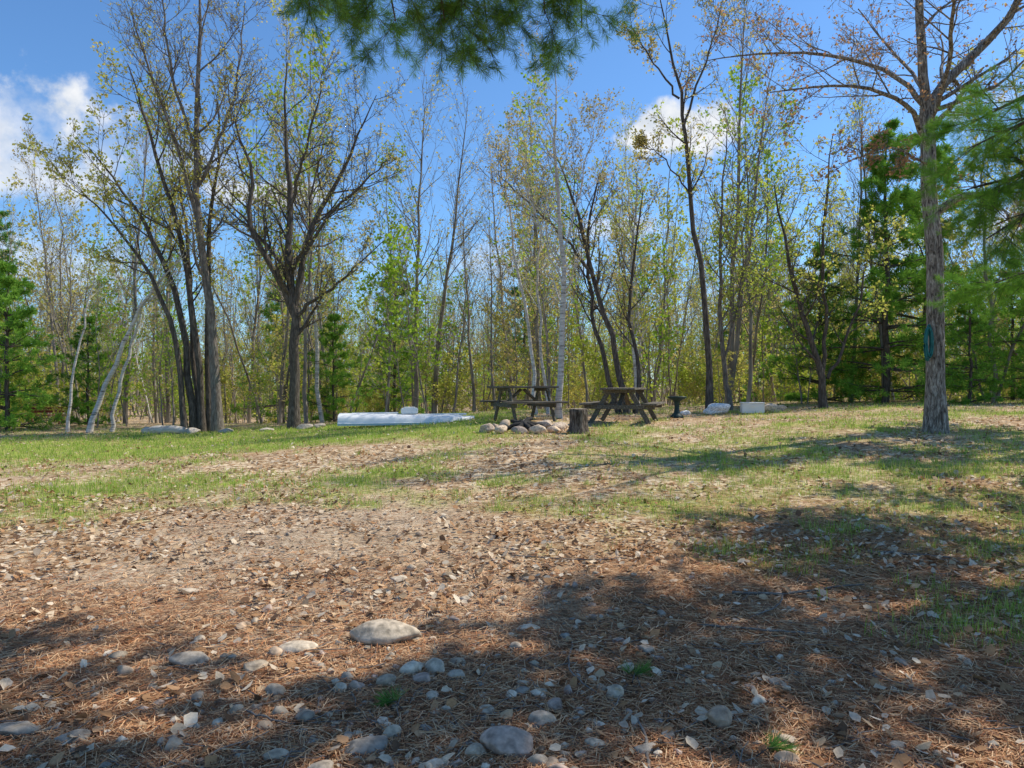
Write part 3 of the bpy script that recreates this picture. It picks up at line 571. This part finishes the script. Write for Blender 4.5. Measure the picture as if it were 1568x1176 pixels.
M_pale=surf('bleached_wood',[(.3,(.30,.25,.19)),(.5,(.52,.46,.38)),(.7,(.70,.65,.56))],(3,24,24),6,.9,.5)
z0=Hf(-10.3,21.2)
stick('fallen_log',[(-11.05,21.35,z0+.04,.02),(-11.0,21.35,z0+.06,.12),(-10.4,21.2,z0+.12,.14),(-9.75,21.15,z0+.11,.12),(-9.70,21.15,z0+.11,.02)],M_pale,S=12,K=16,jit=.008)
fz=Hf(FX,FY)
for i,(a,l) in enumerate([(.3,.4),(1.9,.38),(2.8,.3),(1.1,.33)]):
    stick('charred_log_%d'%i,[(FX-math.cos(a)*l,FY-math.sin(a)*l,fz+.05,.045),(FX,FY,fz+.16,.05),(FX+math.cos(a)*l,FY+math.sin(a)*l,fz+.10+.05*i,.04)],M_char,parent=fp,jit=.008)

def lathe(name,prof,mat,x,y,z,S=28,wob=0,seed=0,smooth=True):
    rg=np.random.default_rng(seed); ph=rg.uniform(0,6.28,4); a=np.arange(S)*2*np.pi/S
    V=[]
    for r,zz in prof:
        rr=r*(1+wob*(np.sin(2*a+ph[0])+.6*np.sin(5*a+ph[1])+.5*np.sin(9*a+ph[2])+.5*rg.normal(size=S)*.6))
        V.append(np.stack([rr*np.cos(a),rr*np.sin(a),np.full(S,zz)+ (wob*.15*rg.normal(size=S) if wob else 0)],1))
    n=len(prof); V=np.concatenate(V); F=[]
    for k in range(n-1):
        for s in range(S): F.append((k*S+s,k*S+(s+1)%S,(k+1)*S+(s+1)%S,(k+1)*S+s))
    ob=mk(name,V,np.array(F),[mat],None,np.ones((len(V),3)),smooth); ob.location=(x,y,z); return ob
M_stump=surf('stump_bark',[(.36,(.03,.022,.017)),(.5,(.11,.085,.065)),(.66,(.28,.23,.18))],(30,30,6),8,.95,1)
M_cut=surf('cut_wood',[(.3,(.16,.12,.08)),(.6,(.38,.31,.23)),(.8,(.5,.43,.34))],(14,14,2),6,.9,.5)
sx,sy=1.32,14.1
st=lathe('tree_stump',[(.245,-.05),(.215,.05),(.19,.14),(.18,.26),(.185,.36),(.19,.43),(.185,.47),(.165,.478)],M_stump,sx,sy,Hf(sx,sy),36,.045,4)
tp=lathe('cut_top',[(.166,.476),(.12,.484),(.06,.478),(.001,.486)],M_cut,sx,sy,Hf(sx,sy),36,.01,5)
tp.parent=st; tp.location=(0,0,0)

M_wood=surf('weathered_wood',[(.3,(.06,.05,.038)),(.5,(.13,.11,.085)),(.72,(.27,.24,.19))],(3,30,30),7,.9,.5,second=(7,(.11,.12,.06),.60))
def box(bm,c,s,rx=0,ry=0,rz=0):
    m=Matrix.Translation(c)@Matrix.Rotation(rz,4,'Z')@Matrix.Rotation(ry,4,'Y')@Matrix.Rotation(rx,4,'X')@Matrix.Diagonal((*s,1))
    bmesh.ops.create_cube(bm,size=1,matrix=m)
def bmobj(name,bm,mat,loc,rot=(0,0,0),bev=.005,seg=1,sc=1):
    bmesh.ops.bevel(bm,geom=bm.edges[:],offset=bev,segments=seg,affect='EDGES')
    me=bpy.data.meshes.new(name); bm.to_mesh(me); bm.free(); me.materials.append(mat)
    ob=bpy.data.objects.new(name,me); COL.objects.link(ob); ob.location=loc; ob.rotation_euler=rot; ob.scale=(sc,)*3; return ob
def picnic(name,x,y,rz,L=1.85,sc=1.0,tilt=(0,0)):
    bm=bmesh.new(); rg=random.Random(int(x*10))
    for i in range(5): box(bm,((rg.random()-.5)*.03,-.30+i*.15,.755+rg.random()*.004),(L,.138,.042),rz=(rg.random()-.5)*.008)
    for s in (-1,1):
        for j in (0,1): box(bm,((rg.random()-.5)*.03,s*(.60+j*.145),.435),(L,.135,.042))
        xx=s*(L/2-.25)
        box(bm,(xx,0,.712),(.04,.70,.085)); box(bm,(xx,0,.371),(.04,1.50,.09))
        for t in (-1,1):
            box(bm,(xx+.043,t*(.24+.19),.355),(.04,.10,.80),rx=t*math.atan2(.40,.70))
        dx=xx-s*.04; l=math.hypot(abs(dx)-.04,.32)
        box(bm,((dx+s*.03)/2,.0,.545),(l,.10,.045),ry=s*math.atan2(.32,abs(dx)-.04))
    return bmobj(name,bm,M_wood,(x,y,Hf(x,y)),(*tilt,rz),sc=sc)
picnic('picnic_table',.26,17.8,math.radians(22),1.40,1.14)
picnic('picnic_table',2.6,16.5,math.radians(72),1.85,1.05)

M_bb=surf('dark_green_cast',[(.3,(.012,.03,.028)),(.6,(.03,.06,.055)),(.8,(.07,.10,.09))],(20,20,20),5,.5,.3)
lathe('bird_bath',[(.001,.0),(.17,.0),(.17,.05),(.12,.09),(.075,.14),(.06,.30),(.065,.38),(.08,.42),(.12,.46),(.20,.49),(.24,.53),(.24,.555),(.215,.55),(.15,.515),(.001,.505)],M_bb,4.22,18.2,Hf(4.22,18.2)-.01,32)

M_hull=surf('white_gelcoat',[(.3,(.76,.75,.72)),(.6,(.84,.83,.80)),(.8,(.88,.87,.85))],(3,8,8),5,.35,.05)
M_trim=surf('pale_blue_trim',[(.3,(.30,.45,.52)),(.7,(.45,.58,.62))],(4,4,4),4,.5,0)
n=26; V=[];F=[];mi=[]
for i in range(n):
    t=i/(n-1); w=.58*(min(1,(1.02-t)*3.2)**.6 if t>.68 else (.86+.14*min(1,t*3))); w=max(w,.03); hh=.31*(1-.30*t)*(1 if t<.9 else .85)
    xx=-1.85+3.7*t
    sec=[(-w-.04,0),(-w-.04,.06),(-w,.065),(-w*.95,hh*.62),(-w*.78,hh*.90),(-w*.3,hh),(0,hh*1.05),(w*.3,hh),(w*.78,hh*.90),(w*.95,hh*.62),(w,.065),(w+.04,.06),(w+.04,0)]
    V+= [(xx,a,b) for a,b in sec]
m=13
for i in range(n-1):
    for j in range(m-1): F.append((i*m+j,(i+1)*m+j,(i+1)*m+j+1,i*m+j+1)); mi.append(1 if j in (0,m-2) else 0)
for j in range(m//2): F.append((j,j+1,m-2-j,m-1-j)); mi.append(0)
bx,by=-2.9,19.8; hull=mk('overturned_boat',np.array(V),np.array(F),[M_hull,M_trim],mi,np.ones((len(V),3)),True)
hull.location=(bx,by,Hf(bx,by)+.03); hull.rotation_euler=(0,-.01,math.radians(6))
md=hull.modifiers.new('es','EDGE_SPLIT'); md.split_angle=math.radians(40)
bm=bmesh.new(); box(bm,(.05,0,.36),(.46,.30,.16)); box(bm,(.05,0,.455),(.32,.22,.03)); box(bm,(-.9,0,.305),(1.3,.05,.05)); box(bm,(1.0,0,.25),(1.3,.05,.05))
kb=bmobj('keel_box',bm,M_hull,(0,0,0),bev=.02,seg=2); kb.parent=hull
bm=bmesh.new(); box(bm,(0,0,.14),(.58,.36,.26)); box(bm,(0,0,.285),(.62,.40,.035)); box(bm,(0,-.205,.22),(.14,.02,.03))
bmobj('white_storage_box',bm,M_hull,(6.45,19.1,Hf(6.45,19.1)),(0,0,-.15),bev=.015,seg=2)

M_hose=surf('teal_rubber',[(.3,(.01,.10,.10)),(.7,(.03,.22,.21))],(8,8,8),3,.45,0)
a=np.linspace(0,2*np.pi*6,150)
hx=7.75-.20+.02*np.sin(a*.17)+.05*np.sin(a); hy=12.88-.03*np.cos(a*.4); hz=2.25+.27*np.cos(a)*(1+.1*np.sin(a*.31))+.04*np.sin(a*.21)
P=np.stack([hx,hy,hz],1)[None]; V_,F_=tubes(P,np.full((1,150),.014),8)
mk('garden_hose',V_,F_,[M_hose],None,np.ones((len(V_),3)),True)

M_red=surf('faded_red_paint',[(.3,(.15,.04,.03)),(.7,(.28,.08,.06))],(6,6,6),4,.7,.1)
bm=bmesh.new()
for i in range(3): box(bm,(0,-.18+i*.15,.44),(1.5,.13,.035))
for i in range(2): box(bm,(0,.24,.60+i*.15),(1.5,.03,.12))
for s in (-.62,.62):
    box(bm,(s,-.17,.21),(.06,.06,.42)); box(bm,(s,.27,.40),(.06,.04,.80)); box(bm,(s,.02,.40),(.05,.40,.05))
bmobj('red_bench',bm,M_red,(-17.6,26.8,Hf(-17.6,26.8)),(0,0,.3),sc=.8)

M_twig=surf('dead_twig',[(.3,(.10,.08,.065)),(.6,(.26,.22,.18)),(.8,(.38,.34,.29))],(30,30,30),4,.9,.3)
def gstick(pts,r):
    pp=[(a,b,Hf(a,b)+.012+.01*(i%2),r*(1-.2*i)) for i,(a,b) in enumerate(pts)]; stick('fallen_twig',pp,M_twig,6,14,jit=.003)
gstick([(1.55,5.0),(1.9,4.95),(2.25,5.1),(2.55,5.15)],.012)
gstick([(1.9,4.97),(1.75,4.7),(1.5,4.5)],.007)
gstick([(3.0,6.0),(3.4,5.9),(3.9,5.75)],.010)
gstick([(.53,2.75),(.56,3.0),(.55,3.2)],.008)
gstick([(1.15,4.4),(1.5,4.25),(1.8,4.2)],.008)
gstick([(.35,4.1),(.3,3.7),(.42,3.4)],.006)
gstick([(.0,5.9),(.5,5.8),(.95,5.85)],.007)
gstick([(-1.3,3.3),(-1.1,3.15),(-.95,3.12)],.006)
rng=np.random.default_rng(12)
x,y=scatter(rng,520,2.2,8,None,1.4)
m=len(x); az=rng.uniform(0,6.28,m); l=rng.uniform(.08,.3,m); K=4
P=np.stack([np.stack([x+np.cos(az)*l*k/3+rng.normal(size=m)*.008,y+np.sin(az)*l*k/3+rng.normal(size=m)*.008,H(x+np.cos(az)*l*k/3,y+np.sin(az)*l*k/3)+.012+rng.random(m)*.012],1) for k in range(K)],1)
V_,F_=tubes(P,np.full((m,K),.0028),4); mk('twig_litter',V_,F_,[M_twig],None,np.ones((len(V_),3)))
def sprig(x,y,az,l,n=150):
    T=Tree(); rg=np.random.default_rng(int(abs(x)*100)); z=.02
    P=np.array([[(0,0,z),(math.cos(az)*l*.5,math.sin(az)*l*.5,z+.02),(math.cos(az)*l,math.sin(az)*l,z+.01)]]); R_=np.array([[.004,.003,.002]])
    T.tube(P,R_,4); P2,R2=grow(rg,P,R_,4,.3,1,.5,40,3,0,.05,.7,.002,flat=.1); P2[:,:,2]=np.maximum(P2[:,:,2],.012); T.tube(P2,R2,3)
    T.tufts(rg,P2,R2,4,14,.09,.012,.3,1.2); T.tufts(rg,P,R_,5,14,.09,.012,.4,1.2)
    for a in T.V: a[:,2]=np.maximum(a[:,2],.006)
    put('pine_sprig',T.mesh('pine_sprig',NEAR),x,y,z=Hf(x,y))
sprig(.6,3.55,1.2,.12); sprig(.98,2.85,.4,.12); sprig(-.50,3.25,2.4,.10)

# ---------------------------------------------------------------- sky, sun
w=bpy.data.worlds.new('World'); scene.world=w; w.use_nodes=True; nt=w.node_tree; nt.nodes.clear(); L=nt.links
out=nt.nodes.new('ShaderNodeOutputWorld'); bg=nt.nodes.new('ShaderNodeBackground'); bg.inputs[1].default_value=.13
sky=nt.nodes.new('ShaderNodeTexSky'); sky.sky_type='NISHITA'; sky.sun_disc=False; sky.sun_elevation=SUN_EL; sky.sun_rotation=SUN_AZ
sky.air_density=1.0; sky.dust_density=.3; sky.ozone_density=2.0
tc=nt.nodes.new('ShaderNodeTexCoord'); g=tc.outputs['Generated']
col=mixc(nt,'MULTIPLY',1.0,sky.outputs[0],(.76,1.10,1.40))
def wnoise(scale,detail,vec): 
    n=nt.nodes.new('ShaderNodeTexNoise'); n.inputs['Scale'].default_value=scale; n.inputs['Detail'].default_value=detail; n.inputs['Roughness'].default_value=.58; L.new(vec,n.inputs['Vector']); return n.outputs['Fac']
n1=wnoise(14,8,g)
def cloud(dx,dz,rx,rz,amp=1.0,soft=1.75):
    v=Vector((dx,1,dz)).normalized()
    s=N(nt,'ShaderNodeVectorMath',operation='SUBTRACT'); L.new(g,s.inputs[0]); s.inputs[1].default_value=v
    m=N(nt,'ShaderNodeVectorMath',operation='MULTIPLY'); L.new(s.outputs[0],m.inputs[0]); m.inputs[1].default_value=(1/rx,1/rx,1/rz)
    l=N(nt,'ShaderNodeVectorMath',operation='LENGTH'); L.new(m.outputs[0],l.inputs[0])
    a=N(nt,'ShaderNodeMath',operation='SUBTRACT'); a.inputs[0].default_value=1; L.new(l.outputs['Value'],a.inputs[1])
    b=N(nt,'ShaderNodeMath',operation='MULTIPLY_ADD'); L.new(n1,b.inputs[0]); b.inputs[1].default_value=2.6; L.new(a.outputs[0],b.inputs[2])
    c=N(nt,'ShaderNodeMapRange'); c.interpolation_type='SMOOTHSTEP'; L.new(b.outputs[0],c.inputs[0]); c.inputs[1].default_value=1.25; c.inputs[2].default_value=soft; c.inputs[4].default_value=amp
    return c.outputs[0]
cl=[cloud(.235,.365,.072,.036),cloud(.28,.35,.05,.028),cloud(-.78,.37,.12,.06,.85,2.2),cloud(-.70,.29,.12,.035,.8,2.2),cloud(-.45,.31,.16,.03,.35,2.2),cloud(-.35,.27,.08,.022,.8),
    cloud(.15,.22,.10,.02,.6,2.1),cloud(.0,.17,.20,.03,.4,2.1),cloud(.68,.22,.16,.04,.7,2.1),cloud(-.70,.18,.2,.05,.5,2.1),cloud(.4,.13,.3,.04,.4,2.1),cloud(1.3,.5,.3,.12,1),cloud(-1.6,.6,.4,.15,1)]
d=cl[0]
for q in cl[1:]:
    mx=N(nt,'ShaderNodeMath',operation='MAXIMUM'); L.new(d,mx.inputs[0]); L.new(q,mx.inputs[1]); d=mx.outputs[0]
n2=wnoise(30,5,g); cr=ramp(nt,[(.3,(5.1,5.6,6.3)),(.65,(7.5,7.6,7.8))]); L.new(n2,cr.inputs[0])
col=mixc(nt,'MIX',d,col,cr.outputs[0])
L.new(col,bg.inputs[0]); L.new(bg.outputs[0],out.inputs[0])
sd=Vector((math.sin(SUN_AZ)*math.cos(SUN_EL),math.cos(SUN_AZ)*math.cos(SUN_EL),math.sin(SUN_EL)))
sl=bpy.data.lights.new('sun','SUN'); sl.energy=5.0; sl.angle=math.radians(.5); sl.color=(1,.94,.83)
so=bpy.data.objects.new('sun',sl); COL.objects.link(so); so.rotation_euler=sd.to_track_quat('Z','Y').to_euler(); so.location=(20,10,30)
# ---------------------------------------------------------------- camera
cam=bpy.data.cameras.new('camera'); cam.lens=25; cam.sensor_width=36; cam.clip_end=4000; cam.clip_start=.05
co=bpy.data.objects.new('camera',cam); COL.objects.link(co); co.location=(0,0,1.5+Hf(0,0)); co.rotation_euler=(math.radians(90),0,0)
scene.camera=co
scene.view_settings.view_transform='Standard'; scene.view_settings.look='None'; scene.view_settings.exposure=0
